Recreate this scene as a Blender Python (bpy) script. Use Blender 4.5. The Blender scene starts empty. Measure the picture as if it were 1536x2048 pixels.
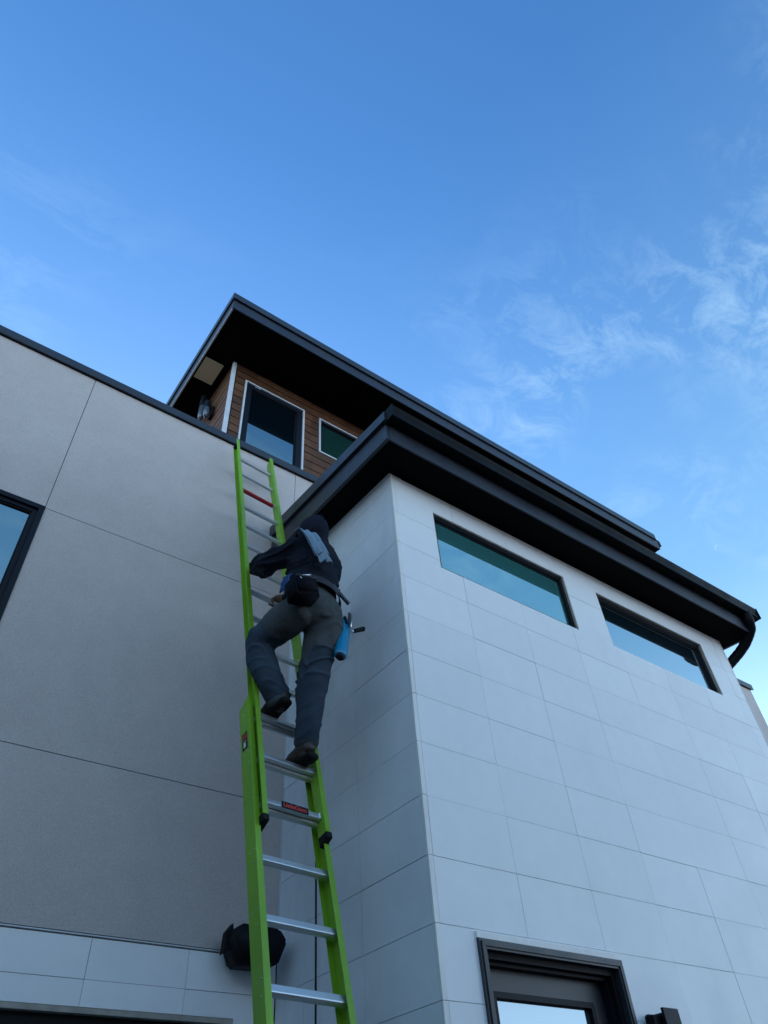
import bpy, bmesh, math, random
from mathutils import Vector, Matrix, noise
random.seed(7)
R = math.radians
sc = bpy.context.scene
col = sc.collection

# ------------------------------------------------------------------ camera (about 1.5 m above the ground, ground at z = -1.5)
GZ = -1.5
cam = bpy.data.cameras.new('camera'); cam_o = bpy.data.objects.new('camera', cam); col.objects.link(cam_o)
cam.sensor_width = 36.0; cam.sensor_fit = 'AUTO'; cam.lens = 1433.191 / 2048 * 36
cam.clip_start = 0.05; cam.clip_end = 3000
cam_o.rotation_euler = (R(135.56364528), R(3.4161945), R(-35.96538624))
sc.camera = cam_o

# ------------------------------------------------------------------ sky, sun, exposure
SUN_EL, SUN_AZ = 22.0, 80.0        # azimuth measured from +X towards +Y : the sun stands behind the house
w = bpy.data.worlds.new('World'); sc.world = w; w.use_nodes = True
nt = w.node_tree; N = nt.nodes; L = nt.links
for n_ in list(N): N.remove(n_)
out = N.new('ShaderNodeOutputWorld'); bg = N.new('ShaderNodeBackground'); bg.inputs['Strength'].default_value = 0.15
sky = N.new('ShaderNodeTexSky'); sky.sky_type = 'NISHITA'; sky.sun_disc = False
sky.sun_elevation = R(SUN_EL); sky.sun_rotation = R(90 - SUN_AZ); sky.altitude = 200; sky.air_density = 1.0
sky.dust_density = 0.3; sky.ozone_density = 2.2
tc = N.new('ShaderNodeTexCoord')
def wmath(op, a, b=None, c=None, clamp=False):
    m = N.new('ShaderNodeMath'); m.operation = op; m.use_clamp = clamp
    for i, v in enumerate((a, b, c)):
        if v is None: continue
        if isinstance(v, (int, float)): m.inputs[i].default_value = v
        else: L.new(v, m.inputs[i])
    return m.outputs[0]
def wnoise(scale, stretch, rot, detail, rough, dist=0.0):
    mp = N.new('ShaderNodeMapping'); mp.inputs['Rotation'].default_value = rot; mp.inputs['Scale'].default_value = stretch
    L.new(tc.outputs['Generated'], mp.inputs['Vector'])
    n_ = N.new('ShaderNodeTexNoise'); n_.inputs['Scale'].default_value = scale; n_.inputs['Detail'].default_value = detail
    n_.inputs['Roughness'].default_value = rough; n_.inputs['Distortion'].default_value = dist
    L.new(mp.outputs[0], n_.inputs['Vector']); return n_.outputs['Fac']
wisp = wnoise(7.5, (1.0, 2.4, 3.4), (0.5, 0.2, 1.1), 10, 0.70, 0.55)
patch = wnoise(2.1, (1, 1, 1.3), (1.5, 2.4, 0.9), 3, 0.5, 0.3)
veil = wnoise(1.8, (1, 1, 2.2), (0, 0.2, 0.3), 3, 0.5, 0.0)
sep = N.new('ShaderNodeSeparateXYZ'); L.new(tc.outputs['Generated'], sep.inputs[0])
low = wmath('MULTIPLY_ADD', sep.outputs['Z'], -5.4, 4.95, True)      # the wisps thin out high in the sky
a1 = wmath('MULTIPLY', wmath('MULTIPLY_ADD', wisp, 3.6, -1.62, True), wmath('MULTIPLY_ADD', patch, 4.6, -2.05, True), None, True)
a2 = wmath('MULTIPLY_ADD', veil, 1.8, -0.70, True)
hs = N.new('ShaderNodeHueSaturation'); hs.inputs['Hue'].default_value = 0.503; hs.inputs['Saturation'].default_value = 1.26
hs.inputs['Value'].default_value = 0.93
L.new(sky.outputs[0], hs.inputs['Color'])
haze = wmath('POWER', wmath('MULTIPLY_ADD', sep.outputs['Z'], -1.7, 1.62, True), 1.25)   # thin pale veil towards the horizon
haze = wmath('MULTIPLY', haze, wmath('MULTIPLY_ADD', a2, 0.45, 0.78), None, True)
mh = N.new('ShaderNodeMixRGB'); L.new(haze, mh.inputs[0]); L.new(hs.outputs[0], mh.inputs[1]); mh.inputs[2].default_value = (1.08, 2.08, 2.95, 1)
hor = wmath('POWER', wmath('MULTIPLY_ADD', sep.outputs['Z'], -1.7, 1.0, True), 1.7)                # bright milky air low down
m2 = N.new('ShaderNodeMixRGB'); L.new(hor, m2.inputs[0]); L.new(mh.outputs[0], m2.inputs[1]); m2.inputs[2].default_value = (7.6, 9.9, 12.4, 1)
mx = N.new('ShaderNodeMixRGB'); L.new(wmath('MULTIPLY', wmath('MULTIPLY', a1, low), 0.78), mx.inputs[0]); L.new(m2.outputs[0], mx.inputs[1])
mx.inputs[2].default_value = (2.0, 2.9, 3.5, 1)
L.new(mx.outputs[0], bg.inputs['Color']); L.new(bg.outputs[0], out.inputs['Surface'])

sl = bpy.data.lights.new('sun', 'SUN'); sl.energy = 4.5; sl.angle = R(0.53); sl.color = (1.0, 0.93, 0.84)
so = bpy.data.objects.new('sun', sl); col.objects.link(so)
sd = Vector((math.cos(R(SUN_EL)) * math.cos(R(SUN_AZ)), math.cos(R(SUN_EL)) * math.sin(R(SUN_AZ)), math.sin(R(SUN_EL))))
so.rotation_euler = sd.to_track_quat('Z', 'Y').to_euler(); so.location = sd * 60
sc.view_settings.view_transform = 'Standard'; sc.view_settings.look = 'None'
sc.view_settings.exposure = 1.25; sc.view_settings.gamma = 1.0; sc.view_settings.use_curve_mapping = False

# ------------------------------------------------------------------ materials
def mat(name, color, rough=0.6, metal=0.0, spec=0.5, **k):
    m = bpy.data.materials.new(name); m.use_nodes = True
    t = m.node_tree; n_, l_ = t.nodes, t.links; b = n_['Principled BSDF']
    b.inputs['Base Color'].default_value = (*color, 1); b.inputs['Roughness'].default_value = rough
    b.inputs['Metallic'].default_value = metal; b.inputs['Specular IOR Level'].default_value = spec
    co = n_.new('ShaderNodeTexCoord').outputs['Object']
    def nz(scale, detail=4, stretch=(1, 1, 1), r=0.6):
        mp = n_.new('ShaderNodeMapping'); mp.inputs['Scale'].default_value = stretch; l_.new(co, mp.inputs[0])
        q = n_.new('ShaderNodeTexNoise'); q.inputs['Scale'].default_value = scale; q.inputs['Detail'].default_value = detail
        q.inputs['Roughness'].default_value = r; l_.new(mp.outputs[0], q.inputs['Vector']); return q.outputs['Fac']
    last = None
    def ramp(fac, lo, hi, c0, c1):
        rp = n_.new('ShaderNodeValToRGB'); rp.color_ramp.elements[0].position = lo; rp.color_ramp.elements[1].position = hi
        rp.color_ramp.elements[0].color = (*c0, 1); rp.color_ramp.elements[1].color = (*c1, 1); l_.new(fac, rp.inputs[0]); return rp.outputs[0]
    var = k.get('var')                     # list of (scale, stretch, lo, hi, dark multiplier, light multiplier)
    if var or k.get('rand'):
        cur = n_.new('ShaderNodeRGB'); cur.outputs[0].default_value = (*color, 1); cur = cur.outputs[0]
        for (s_, st, lo, hi, d, h) in (var or []):
            mm = n_.new('ShaderNodeMixRGB'); mm.blend_type = 'MULTIPLY'; mm.inputs[0].default_value = 1
            l_.new(cur, mm.inputs[1])
            dd = d if isinstance(d, tuple) else (d, d, d); hh = h if isinstance(h, tuple) else (h, h, h)
            l_.new(ramp(nz(s_, 6, st), lo, hi, dd, hh), mm.inputs[2]); cur = mm.outputs[0]
        if k.get('rand'):
            oi = n_.new('ShaderNodeObjectInfo'); mr = n_.new('ShaderNodeMapRange')
            mr.inputs['To Min'].default_value = 1 - k['rand']; mr.inputs['To Max'].default_value = 1 + k['rand']
            l_.new(oi.outputs['Random'], mr.inputs['Value'])
            mm = n_.new('ShaderNodeMixRGB'); mm.blend_type = 'MULTIPLY'; mm.inputs[0].default_value = 1
            l_.new(cur, mm.inputs[1]); l_.new(mr.outputs[0], mm.inputs[2]); cur = mm.outputs[0]
        l_.new(cur, b.inputs['Base Color'])
    if k.get('rvar'):
        s_, lo, hi = k['rvar']; mr = n_.new('ShaderNodeMapRange'); mr.inputs['To Min'].default_value = lo; mr.inputs['To Max'].default_value = hi
        mr.inputs['From Min'].default_value = 0.3; mr.inputs['From Max'].default_value = 0.7
        l_.new(nz(s_), mr.inputs['Value']); l_.new(mr.outputs[0], b.inputs['Roughness'])
    for (s_, st, strength, dist) in k.get('bump', []):
        bp = n_.new('ShaderNodeBump'); bp.inputs['Strength'].default_value = strength; bp.inputs['Distance'].default_value = dist
        l_.new(nz(s_, 5, st, 0.7), bp.inputs['Height'])
        if last: l_.new(last, bp.inputs['Normal'])
        last = bp.outputs[0]; l_.new(last, b.inputs['Normal'])
    return m
one = (1, 1, 1)
M = {}
M['stucco'] = mat('stucco', (0.515, 0.465, 0.45), 0.92, spec=0.15,
    var=[(0.7, one, .3, .7, .95, 1.04), (5, one, .35, .65, .97, 1.03), (190, one, .32, .68, .8, 1.2), (2.2, (1, 1, .15), .55, .8, 1.0, 1.05)],
    bump=[(300, one, .55, .004), (70, one, .25, .004)])
M['tile'] = mat('tile_paint', (0.83, 0.84, 0.86), 0.42, spec=0.35, rand=0.022,
    var=[(1.1, one, .3, .7, .97, 1.02), (2.0, (1, 1, .22), .56, .78, 1.0, .95), (9, one, .3, .7, .98, 1.02)],
    rvar=(3, .34, .55), bump=[(3.0, one, .12, .01), (160, one, .04, .001)])
M['shaded_tile'] = mat('shaded_tile_paint', (0.70, 0.74, 0.79), 0.36, spec=0.4, rand=0.03,  # same white tile as the front, shade of the side face darkened into its colour
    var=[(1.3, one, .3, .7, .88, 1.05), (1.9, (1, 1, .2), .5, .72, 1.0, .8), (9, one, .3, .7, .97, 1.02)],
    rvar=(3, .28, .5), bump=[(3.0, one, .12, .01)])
M['grout'] = mat('grout', (0.30, 0.30, 0.30), 0.9, var=[(14, one, .35, .65, .6, 1.25)])
M['trim_strip'] = mat('corner_trim_paint', (0.86, 0.84, 0.82), 0.5, var=[(7, (1, 1, .3), .4, .7, 1.0, .85)])
M['dark_metal'] = mat('dark_coated_metal', (0.020, 0.024, 0.036), 0.42, spec=0.5, var=[(2.5, one, .3, .7, .85, 1.15)], rvar=(4, .36, .52), bump=[(1.6, one, .1, .01)])
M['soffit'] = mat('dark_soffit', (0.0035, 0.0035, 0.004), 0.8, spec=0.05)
M['gutter_metal'] = mat('dark_gutter_metal', (0.006, 0.0075, 0.0095), 0.6, spec=0.08, rvar=(4, .42, .6))
M['coping'] = mat('coping_metal', (0.022, 0.028, 0.038), 0.42, spec=0.5, var=[(2, one, .3, .7, .85, 1.2)])
M['wood'] = mat('stained_cedar', (0.118, 0.050, 0.021), 0.55, spec=0.35, rand=0.25,
    var=[(9, (.6, .6, 9), .3, .7, .55, 1.4), (45, (.25, .25, 7), .35, .65, .75, 1.15), (1.3, one, .35, .7, (.7, .6, .6), (1.15, 1.2, 1.25))],
    bump=[(40, (.2, .2, 6), .3, .002)])
M['white_trim'] = mat('white_trim', (0.55, 0.58, 0.62), 0.5, var=[(8, one, .3, .7, .9, 1.05)])
M['frame'] = mat('dark_window_frame', (0.005, 0.008, 0.015), 0.5, spec=0.18)
M['reveal'] = mat('beige_reveal', (0.36, 0.33, 0.29), 0.8, var=[(12, one, .35, .65, .8, 1.1)])
M['black'] = mat('black_plastic', (0.005, 0.005, 0.008), 0.6, spec=0.2)
M['grille'] = mat('cream_grille', (0.62, 0.55, 0.38), 0.7)
M['green'] = mat('lime_fibreglass', (0.19, 0.40, 0.018), 0.38, spec=0.45,
    var=[(30, (1, 1, .12), .60, .68, 1.0, (1.25, 1.12, 3.0)), (3, (1, 1, .3), .3, .7, .82, 1.08), (40, one, .35, .7, .96, 1.05)], bump=[(90, (1, 1, .1), .08, .001)])
M['aluminium'] = mat('brushed_aluminium', (0.66, 0.67, 0.68), 0.36, metal=0.85, rvar=(14, .28, .42))
M['steel'] = mat('bright_steel', (0.72, 0.73, 0.75), 0.25, metal=1.0)
M['red'] = mat('red_sticker', (0.42, 0.012, 0.02), 0.45, var=[(60, one, .45, .6, .6, 1.1)])
M['letter_red'] = mat('red_lettering', (0.75, 0.045, 0.03), 0.45)
M['letter_white'] = mat('pale_lettering', (0.6, 0.62, 0.62), 0.5)
M['trousers'] = mat('charcoal_trousers', (0.052, 0.061, 0.066), 0.78, spec=0.2,
    var=[(6, one, .3, .7, .8, 1.2), (260, one, .3, .7, .8, 1.2)], bump=[(320, one, .25, .001), (12, one, .2, .01)])
M['navy'] = mat('navy_trouser_fabric', (0.034, 0.052, 0.078), 0.8, spec=0.2, var=[(6, one, .3, .7, .8, 1.2)], bump=[(320, one, .25, .001), (12, one, .2, .01)])
M['hoodie'] = mat('black_fleece', (0.009, 0.012, 0.022), 0.85, spec=0.15, var=[(5, one, .3, .7, .75, 1.35)], bump=[(200, one, .3, .001), (9, one, .25, .01)])
M['boot'] = mat('dark_brown_leather', (0.032, 0.021, 0.016), 0.5, var=[(18, one, .35, .65, .6, 1.5)], bump=[(40, one, .3, .002)])
M['sole'] = mat('black_rubber', (0.006, 0.006, 0.007), 0.7, spec=0.2)
M['skin'] = mat('skin', (0.30, 0.17, 0.12), 0.5)
M['towel'] = mat('blue_grey_towel', (0.20, 0.29, 0.37), 0.95, spec=0.1, var=[(160, one, .35, .65, .85, 1.12), (14, one, .3, .7, .8, 1.15)], bump=[(160, one, .4, .0015)])
M['pouch'] = mat('black_nylon', (0.003, 0.003, 0.006), 0.8, spec=0.1, bump=[(300, one, .3, .001)])
M['belt'] = mat('dark_webbing', (0.010, 0.013, 0.022), 0.7, bump=[(200, one, .3, .001)])
M['blue'] = mat('blue_plastic', (0.0, 0.21, 0.40), 0.33, spec=0.5, var=[(9, one, .3, .7, .9, 1.08)])
M['rag'] = mat('blue_rag', (0.012, 0.05, 0.16), 0.9, var=[(22, one, .56, .62, one, (7, 5, 2.4))])
M['greybar'] = mat('grey_plastic', (0.045, 0.05, 0.06), 0.5)
M['rope'] = mat('black_rope', (0.006, 0.006, 0.008), 0.8)
M['paving'] = mat('concrete_paving', (0.075, 0.072, 0.068), 0.95, var=[(.6, one, .3, .7, .8, 1.15), (9, one, .3, .7, .9, 1.1)], bump=[(60, one, .2, .004)])
M['nb_wall'] = mat('grey_siding', (0.16, 0.16, 0.155), 0.8, bump=[(1, (1, 1, 40), .3, .01)])
M['nb_roof'] = mat('asphalt_shingles', (0.06, 0.06, 0.06), 0.9)
M['interior'] = mat('room_interior', (0.05, 0.06, 0.06), 0.9)
M['clear'] = mat('lamp_glass', (0.10, 0.13, 0.17), 0.12, spec=0.8)

def glass_mat(name, body, refl, tint=(.9, .96, 1.0)):
    m = bpy.data.materials.new(name); m.use_nodes = True; t = m.node_tree; n_, l_ = t.nodes, t.links
    b = n_['Principled BSDF']; b.inputs['Base Color'].default_value = (*body, 1); b.inputs['Roughness'].default_value = 0.15; b.inputs['Specular IOR Level'].default_value = 0.1
    g = n_.new('ShaderNodeBsdfGlossy'); g.inputs['Roughness'].default_value = 0.004; g.inputs['Color'].default_value = (*tint, 1)
    lw = n_.new('ShaderNodeLayerWeight'); lw.inputs['Blend'].default_value = 0.35
    mr = n_.new('ShaderNodeMapRange'); mr.inputs['To Min'].default_value = refl; mr.inputs['To Max'].default_value = min(1, refl + .5)
    l_.new(lw.outputs['Fresnel'], mr.inputs['Value'])
    tc_ = n_.new('ShaderNodeTexCoord'); q = n_.new('ShaderNodeTexNoise'); q.inputs['Scale'].default_value = 1.3; q.inputs['Detail'].default_value = 1
    bp = n_.new('ShaderNodeBump'); bp.inputs['Strength'].default_value = 0.05; bp.inputs['Distance'].default_value = 0.01
    l_.new(tc_.outputs['Object'], q.inputs['Vector']); l_.new(q.outputs['Fac'], bp.inputs['Height']); l_.new(bp.outputs[0], g.inputs['Normal'])
    ms = n_.new('ShaderNodeMixShader'); l_.new(mr.outputs[0], ms.inputs[0]); l_.new(b.outputs[0], ms.inputs[1]); l_.new(g.outputs[0], ms.inputs[2])
    l_.new(ms.outputs[0], n_['Material Output'].inputs['Surface']); return m
M['glass_teal'] = glass_mat('teal_tinted_glass', (0.05, 0.21, 0.21), 0.44, (.72, .95, 1.0))
M['glass'] = glass_mat('dark_reflecting_glass', (0.008, 0.02, 0.028), 0.55, (.74, .92, 1.0))
M['glass_dim'] = glass_mat('dim_reflecting_glass', (0.002, 0.007, 0.012), 0.34, (.75, .98, 1.0))
M['glass_green'] = glass_mat('green_dark_glass', (0.01, 0.04, 0.035), 0.12)
M['glass_door'] = glass_mat('door_glass', (0.05, 0.06, 0.07), 0.25, (.72, .88, 1.0))

# ------------------------------------------------------------------ object helpers
def org(parent):
    v = Vector((0, 0, 0))
    while parent is not None: v += parent.location; parent = parent.parent
    return v
def obj(name, bm, m, parent=None, smooth=False, **props):
    me = bpy.data.meshes.new(name)
    o_ = org(parent)
    if parent is not None: bmesh.ops.translate(bm, verts=bm.verts, vec=-o_)
    bmesh.ops.recalc_face_normals(bm, faces=bm.faces)
    bm.to_mesh(me); bm.free()
    if smooth:
        for p in me.polygons: p.use_smooth = True
    me.materials.append(M[m] if isinstance(m, str) else m)
    o = bpy.data.objects.new(name, me); col.objects.link(o)
    if parent is not None: o.parent = parent
    for k, v in props.items(): o[k] = v
    return o
def thing(name, label, cat, loc, group=None):
    o = bpy.data.objects.new(name, None); col.objects.link(o); o.location = loc; o.empty_display_size = .2
    o['label'] = label; o['category'] = cat
    if group: o['group'] = group
    return o
def node(name, parent, loc):                 # an Empty for a part that has sub-parts
    o = bpy.data.objects.new(name, None); col.objects.link(o); o.parent = parent; o.location = Vector(loc) - org(parent); return o
def box(bm, x0, x1, y0, y1, z0, z1, T=None):
    vs = [bm.verts.new(T(x, y, z) if T else (x, y, z)) for x in (x0, x1) for y in (y0, y1) for z in (z0, z1)]
    for f in ((0, 1, 3, 2), (4, 6, 7, 5), (0, 4, 5, 1), (2, 3, 7, 6), (0, 2, 6, 4), (1, 5, 7, 3)): bm.faces.new([vs[i] for i in f])
    return bm
def B(*a, T=None, bev=0):
    bm = bmesh.new(); box(bm, *a, T=T)
    if bev: bmesh.ops.bevel(bm, geom=bm.edges[:], offset=bev, segments=1, affect='EDGES')
    return bm
def prism(bm, pts, a, b):                    # closed section pts (3-vectors) swept from offset a to offset b (vectors)
    v0 = [bm.verts.new(Vector(p) + Vector(a)) for p in pts]; v1 = [bm.verts.new(Vector(p) + Vector(b)) for p in pts]
    n_ = len(pts); bm.faces.new(v0); bm.faces.new(v1[::-1])
    for i in range(n_): bm.faces.new((v0[i], v0[(i + 1) % n_], v1[(i + 1) % n_], v1[i]))
    return bm
def plate(s0, s1, t0, t1, holes, d0, d1, T, bev=0.0):
    """slab in plane coordinates (s,t), thickness d0..d1, with rectangular holes cut right through; T maps (s,t,d) to the world"""
    S = sorted({s0, s1, *[min(max(h[0], s0), s1) for h in holes], *[min(max(h[1], s0), s1) for h in holes]})
    Tt = sorted({t0, t1, *[min(max(h[2], t0), t1) for h in holes], *[min(max(h[3], t0), t1) for h in holes]})
    S = [v for i, v in enumerate(S) if i == 0 or v - S[i - 1] > 1e-4]; Tt = [v for i, v in enumerate(Tt) if i == 0 or v - Tt[i - 1] > 1e-4]
    cells = set()
    for i in range(len(S) - 1):
        for j in range(len(Tt) - 1):
            cs, ct = (S[i] + S[i + 1]) / 2, (Tt[j] + Tt[j + 1]) / 2
            if not any(h[0] < cs < h[1] and h[2] < ct < h[3] for h in holes): cells.add((i, j))
    if not cells: return None
    bm = bmesh.new(); cache = {}
    def V(i, j, d):
        k_ = (i, j, d)
        if k_ not in cache: cache[k_] = bm.verts.new(T(S[i], Tt[j], d))
        return cache[k_]
    for (i, j) in cells:
        bm.faces.new((V(i, j, d0), V(i + 1, j, d0), V(i + 1, j + 1, d0), V(i, j + 1, d0)))
        bm.faces.new((V(i, j, d1), V(i, j + 1, d1), V(i + 1, j + 1, d1), V(i + 1, j, d1)))
        for (di, dj, a, b) in ((-1, 0, (i, j + 1), (i, j)), (1, 0, (i + 1, j), (i + 1, j + 1)), (0, -1, (i, j), (i + 1, j)), (0, 1, (i + 1, j + 1), (i, j + 1))):
            if (i + di, j + dj) not in cells: bm.faces.new((V(*a, d0), V(*a, d1), V(*b, d1), V(*b, d0)))
    return bm
def tube(bm, pts, r, seg=10, cap=True):
    pts = [Vector(p) for p in pts]; rings = []; n_ = len(pts); rr = r if isinstance(r, (list, tuple)) else [r] * n_
    prev = None
    for i, p in enumerate(pts):
        t = (pts[min(i + 1, n_ - 1)] - pts[max(i - 1, 0)]).normalized()
        if prev is None: a = t.orthogonal().normalized()
        else: a = (prev - t * prev.dot(t)).normalized()
        prev = a; b = t.cross(a)
        rings.append([bm.verts.new(p + (a * math.cos(2 * math.pi * k / seg) + b * math.sin(2 * math.pi * k / seg)) * rr[i]) for k in range(seg)])
    for i in range(n_ - 1):
        for k in range(seg): bm.faces.new((rings[i][k], rings[i][(k + 1) % seg], rings[i + 1][(k + 1) % seg], rings[i + 1][k]))
    if cap: bm.faces.new(rings[0][::-1]); bm.faces.new(rings[-1])
    return bm
def loft(bm, st, side, seg=24, sub=5):
    """st: list of (centre, half width along side, half depth); smooth tube through the stations, rounded ends"""
    P = [Vector(s[0]) for s in st]; n_ = len(P)
    def cr(a, b, c, d, t): return 0.5 * ((2 * b) + (-a + c) * t + (2 * a - 5 * b + 4 * c - d) * t * t + (-a + 3 * b - 3 * c + d) * t ** 3)
    C_, A_, B_ = [], [], []
    for i in range(n_ - 1):
        i0, i3 = max(i - 1, 0), min(i + 2, n_ - 1)
        for k in range(sub):
            t = k / sub
            C_.append(cr(P[i0], P[i], P[i + 1], P[i3], t))
            A_.append(cr(st[i0][1], st[i][1], st[i + 1][1], st[i3][1], t)); B_.append(cr(st[i0][2], st[i][2], st[i + 1][2], st[i3][2], t))
    C_.append(P[-1]); A_.append(st[-1][1]); B_.append(st[-1][2])
    # rounded caps
    def capst(i, j):
        d = (C_[i] - C_[j]).normalized(); r = min(A_[i], B_[i]); return [(C_[i] + d * r * math.sin(q) * .6, A_[i] * math.cos(q), B_[i] * math.cos(q)) for q in (R(35), R(65), R(82))]
    pre = capst(0, 1)[::-1]; post = capst(-1, -2)
    C2 = [p[0] for p in pre] + C_ + [p[0] for p in post]; A2 = [p[1] for p in pre] + A_ + [p[1] for p in post]; B2 = [p[2] for p in pre] + B_ + [p[2] for p in post]
    rings = []; side = Vector(side)
    for i, c in enumerate(C2):
        t = (C2[min(i + 1, len(C2) - 1)] - C2[max(i - 1, 0)]).normalized()
        a = (side - t * side.dot(t)).normalized(); b = t.cross(a)
        rings.append([bm.verts.new(c + a * math.cos(2 * math.pi * k / seg) * A2[i] + b * math.sin(2 * math.pi * k / seg) * B2[i]) for k in range(seg)])
    for i in range(len(rings) - 1):
        for k in range(seg): bm.faces.new((rings[i][k], rings[i][(k + 1) % seg], rings[i + 1][(k + 1) % seg], rings[i + 1][k]))
    bm.faces.new(rings[0][::-1]); bm.faces.new(rings[-1])
    return bm
def remeshed(bm, voxel, smooth_it=4):
    """merge overlapping closed shells into one continuous skin"""
    bmesh.ops.recalc_face_normals(bm, faces=bm.faces)
    me = bpy.data.meshes.new('tmp'); bm.to_mesh(me); bm.free(); o = bpy.data.objects.new('tmp', me); col.objects.link(o)
    m1 = o.modifiers.new('r', 'REMESH'); m1.mode = 'VOXEL'; m1.voxel_size = voxel; m1.use_smooth_shade = True
    m2 = o.modifiers.new('s', 'SMOOTH'); m2.iterations = smooth_it; m2.factor = 0.5
    dg = bpy.context.evaluated_depsgraph_get(); ev = o.evaluated_get(dg); res = bpy.data.meshes.new_from_object(ev, depsgraph=dg)
    b2 = bmesh.new(); b2.from_mesh(res); bpy.data.objects.remove(o); bpy.data.meshes.remove(me); bpy.data.meshes.remove(res)
    return b2
def folds(bm, fn):
    bm.normal_update(); mv = [(v, v.co + v.normal * fn(v.co, v.normal)) for v in bm.verts]
    for v, c in mv: v.co = c

# ------------------------------------------------------------------ the ground
obj('ground', B(-400, 400, -400, 400, GZ - .3, GZ), 'paving', kind='structure')

# ------------------------------------------------------------------ unseen houses, added to keep low sky light off the walls
def added_house(label, x0, x1, y0, y1, h, hr, along):
    nb = thing('light_blocking_house', label, 'house', ((x0 + x1) / 2, (y0 + y1) / 2, GZ))
    obj('wall', B(x0, x1, y0, y1, GZ, h), 'nb_wall', nb)
    bm = bmesh.new()
    if along == 'y': xm = (x0 + x1) / 2; prism(bm, [(x0 - .5, 0, h), (x1 + .5, 0, h), (x1 + .5, 0, h + .2), (xm, 0, hr), (x0 - .5, 0, h + .2)], (0, y0 - .5, 0), (0, y1 + .5, 0))
    else: ym = (y0 + y1) / 2; prism(bm, [(0, y0 - .5, h), (0, y1 + .5, h), (0, y1 + .5, h + .2), (0, ym, hr), (0, y0 - .5, h + .2)], (x0 - .5, 0, 0), (x1 + .5, 0, 0))
    obj('roof', bm, 'nb_roof', nb)
    for k in range(4):
        if along == 'y':
            y = y0 + 2 + k * (y1 - y0 - 3) / 4; wn = obj('window', B(x1 + .002, x1 + .06, y, y + 1.3, .4, 1.9), 'white_trim', nb); obj('pane', B(x1 + .0605, x1 + .066, y + .07, y + 1.23, .47, 1.83), 'glass', wn)
        else:
            x = x0 + 2 + k * (x1 - x0 - 3) / 4; wn = obj('window', B(x, x + 1.3, y1 + .002, y1 + .06, .4, 1.9), 'white_trim', nb); obj('pane', B(x + .07, x + 1.23, y1 + .0605, y1 + .066, .47, 1.83), 'glass', wn)
added_house('low grey house, added out of view on the left to block low light', -17, -7.6, -16, 7, 3.6, 6.2, 'y')
added_house('grey house, added out of view behind the camera to block low light', -8, 14, -17, -9, 4.2, 6.0, 'x')

# ------------------------------------------------------------------ THE HOUSE
YW = 4.57            # front plane of the stuccoed wing
XB0, XB1, YB = 2.57, 7.11, 3.0     # tiled block: left face, right end, front face
ZS = 4.455           # its soffit
ZC0, ZC1 = 5.93, 6.03
house = thing('house', 'two storey house of taupe stucco and white tiles with dark eaves and cedar upper storey', 'house', (4.0, 6.0, GZ))
core = node('inner_wall', house, (0, 6, GZ))
bpy.data.objects.remove(core)
obj('inner_wall', B(-6.9, 11.05, YW + .14, 11.5, GZ + .01, ZC0 - .02), 'interior', house)
obj('inner_wall', B(XB0 + .14, XB1 - .14, YB + .30, YW + .10, GZ + .01, ZS - .02), 'interior', house)

# -- stucco panels with open reveal joints
FT = lambda s, t, d: (s, YW + d, t)          # front-facing plane of the wing
j = 0.0028
winL = (-1.25, 0.345, 2.55, 4.181)
low_open = (-1.9, 2.298, GZ + .02, 0.968)
panels = [(-7, .343 - j, 4.175 + j, ZC0, []), (.343 + j, 2.555 - j, 4.175 + j, ZC0, []), (2.555 + j, 11.14, 4.175 + j, ZC0, []),
          (-7, 2.57, 2.275 + j, 4.175 - j, [winL]), (-7, 2.57, 1.312, 2.275 - j, []),
          (7.11, 11.14, GZ, 4.175 - j, [])]
sw = obj('stucco_wall', B(-7, 11.13, YW + .012, YW + .10, 6.0 - .09, 6.0 - .075), 'interior', house)
bmj = plate(-6.99, 11.12, GZ, ZC0 - .01, [winL, low_open, (2.575, 7.1, GZ - 1, ZS)], .010, .12, FT)
obj('backing', bmj, 'interior', sw)
for (a, b, c, d, hl) in panels:
    obj('stucco_panel', plate(a, b, c, d, hl, 0, .009, FT), 'stucco', sw)
obj('stucco_panel', B(11.132, 11.141, YW + .002, 11.5, GZ, ZC0), 'stucco', sw)

# -- coping along the parapet
bm = bmesh.new()
prism(bm, [(0, YW - .035, ZC0), (0, YW - .035, ZC1 - .006), (0, YW + .28, ZC1 + .02), (0, YW + .28, ZC0 + .02), (0, YW - .012, ZC0 + .02), (0, YW - .020, ZC0)], (-7, 0, 0), (11.18, 0, 0))
cop = obj('coping', bm, 'coping', house)
for x in (-4.2, -1.4, 1.55, 7.6): obj('coping_seam', B(x, x + .012, YW - .0375, YW - .034, ZC0 - .001, ZC1 - .004), 'coping', cop)

# -- white tiles: geometry shared by the front, the side and the low band
def tiled(parent, T, xs, zs, holes, m, thick=.010, seed=1):
    rnd = random.Random(seed)
    for i in range(len(xs) - 1):
        for k in range(len(zs) - 1):
            g = rnd.uniform(.0009, .0018); a, b = sorted((xs[i], xs[i + 1])); c, d = sorted((zs[k], zs[k + 1]))
            dz = rnd.uniform(-.0009, .0009); dj = rnd.uniform(-.0007, .0007)
            h2 = [h for h in holes if h[0] < b and h[1] > a and h[2] < d and h[3] > c]
            bmt = plate(a + g + dj, b - g + dj, c + g, d - g, h2, dz, thick, T)
            if bmt: obj('tile', bmt, m, parent)
zrow = [4.02 - .325 * k for k in range(17)] + [GZ + .02]
zr = [ZS] + zrow
win1 = (2.99, 4.55, 3.625, 4.235); win2 = (5.00, 6.65, 3.625, 4.245); doorh = (2.835, 3.93, GZ, 1.085)
FB = lambda s, t, d: (s, YB + d, t)
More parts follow.
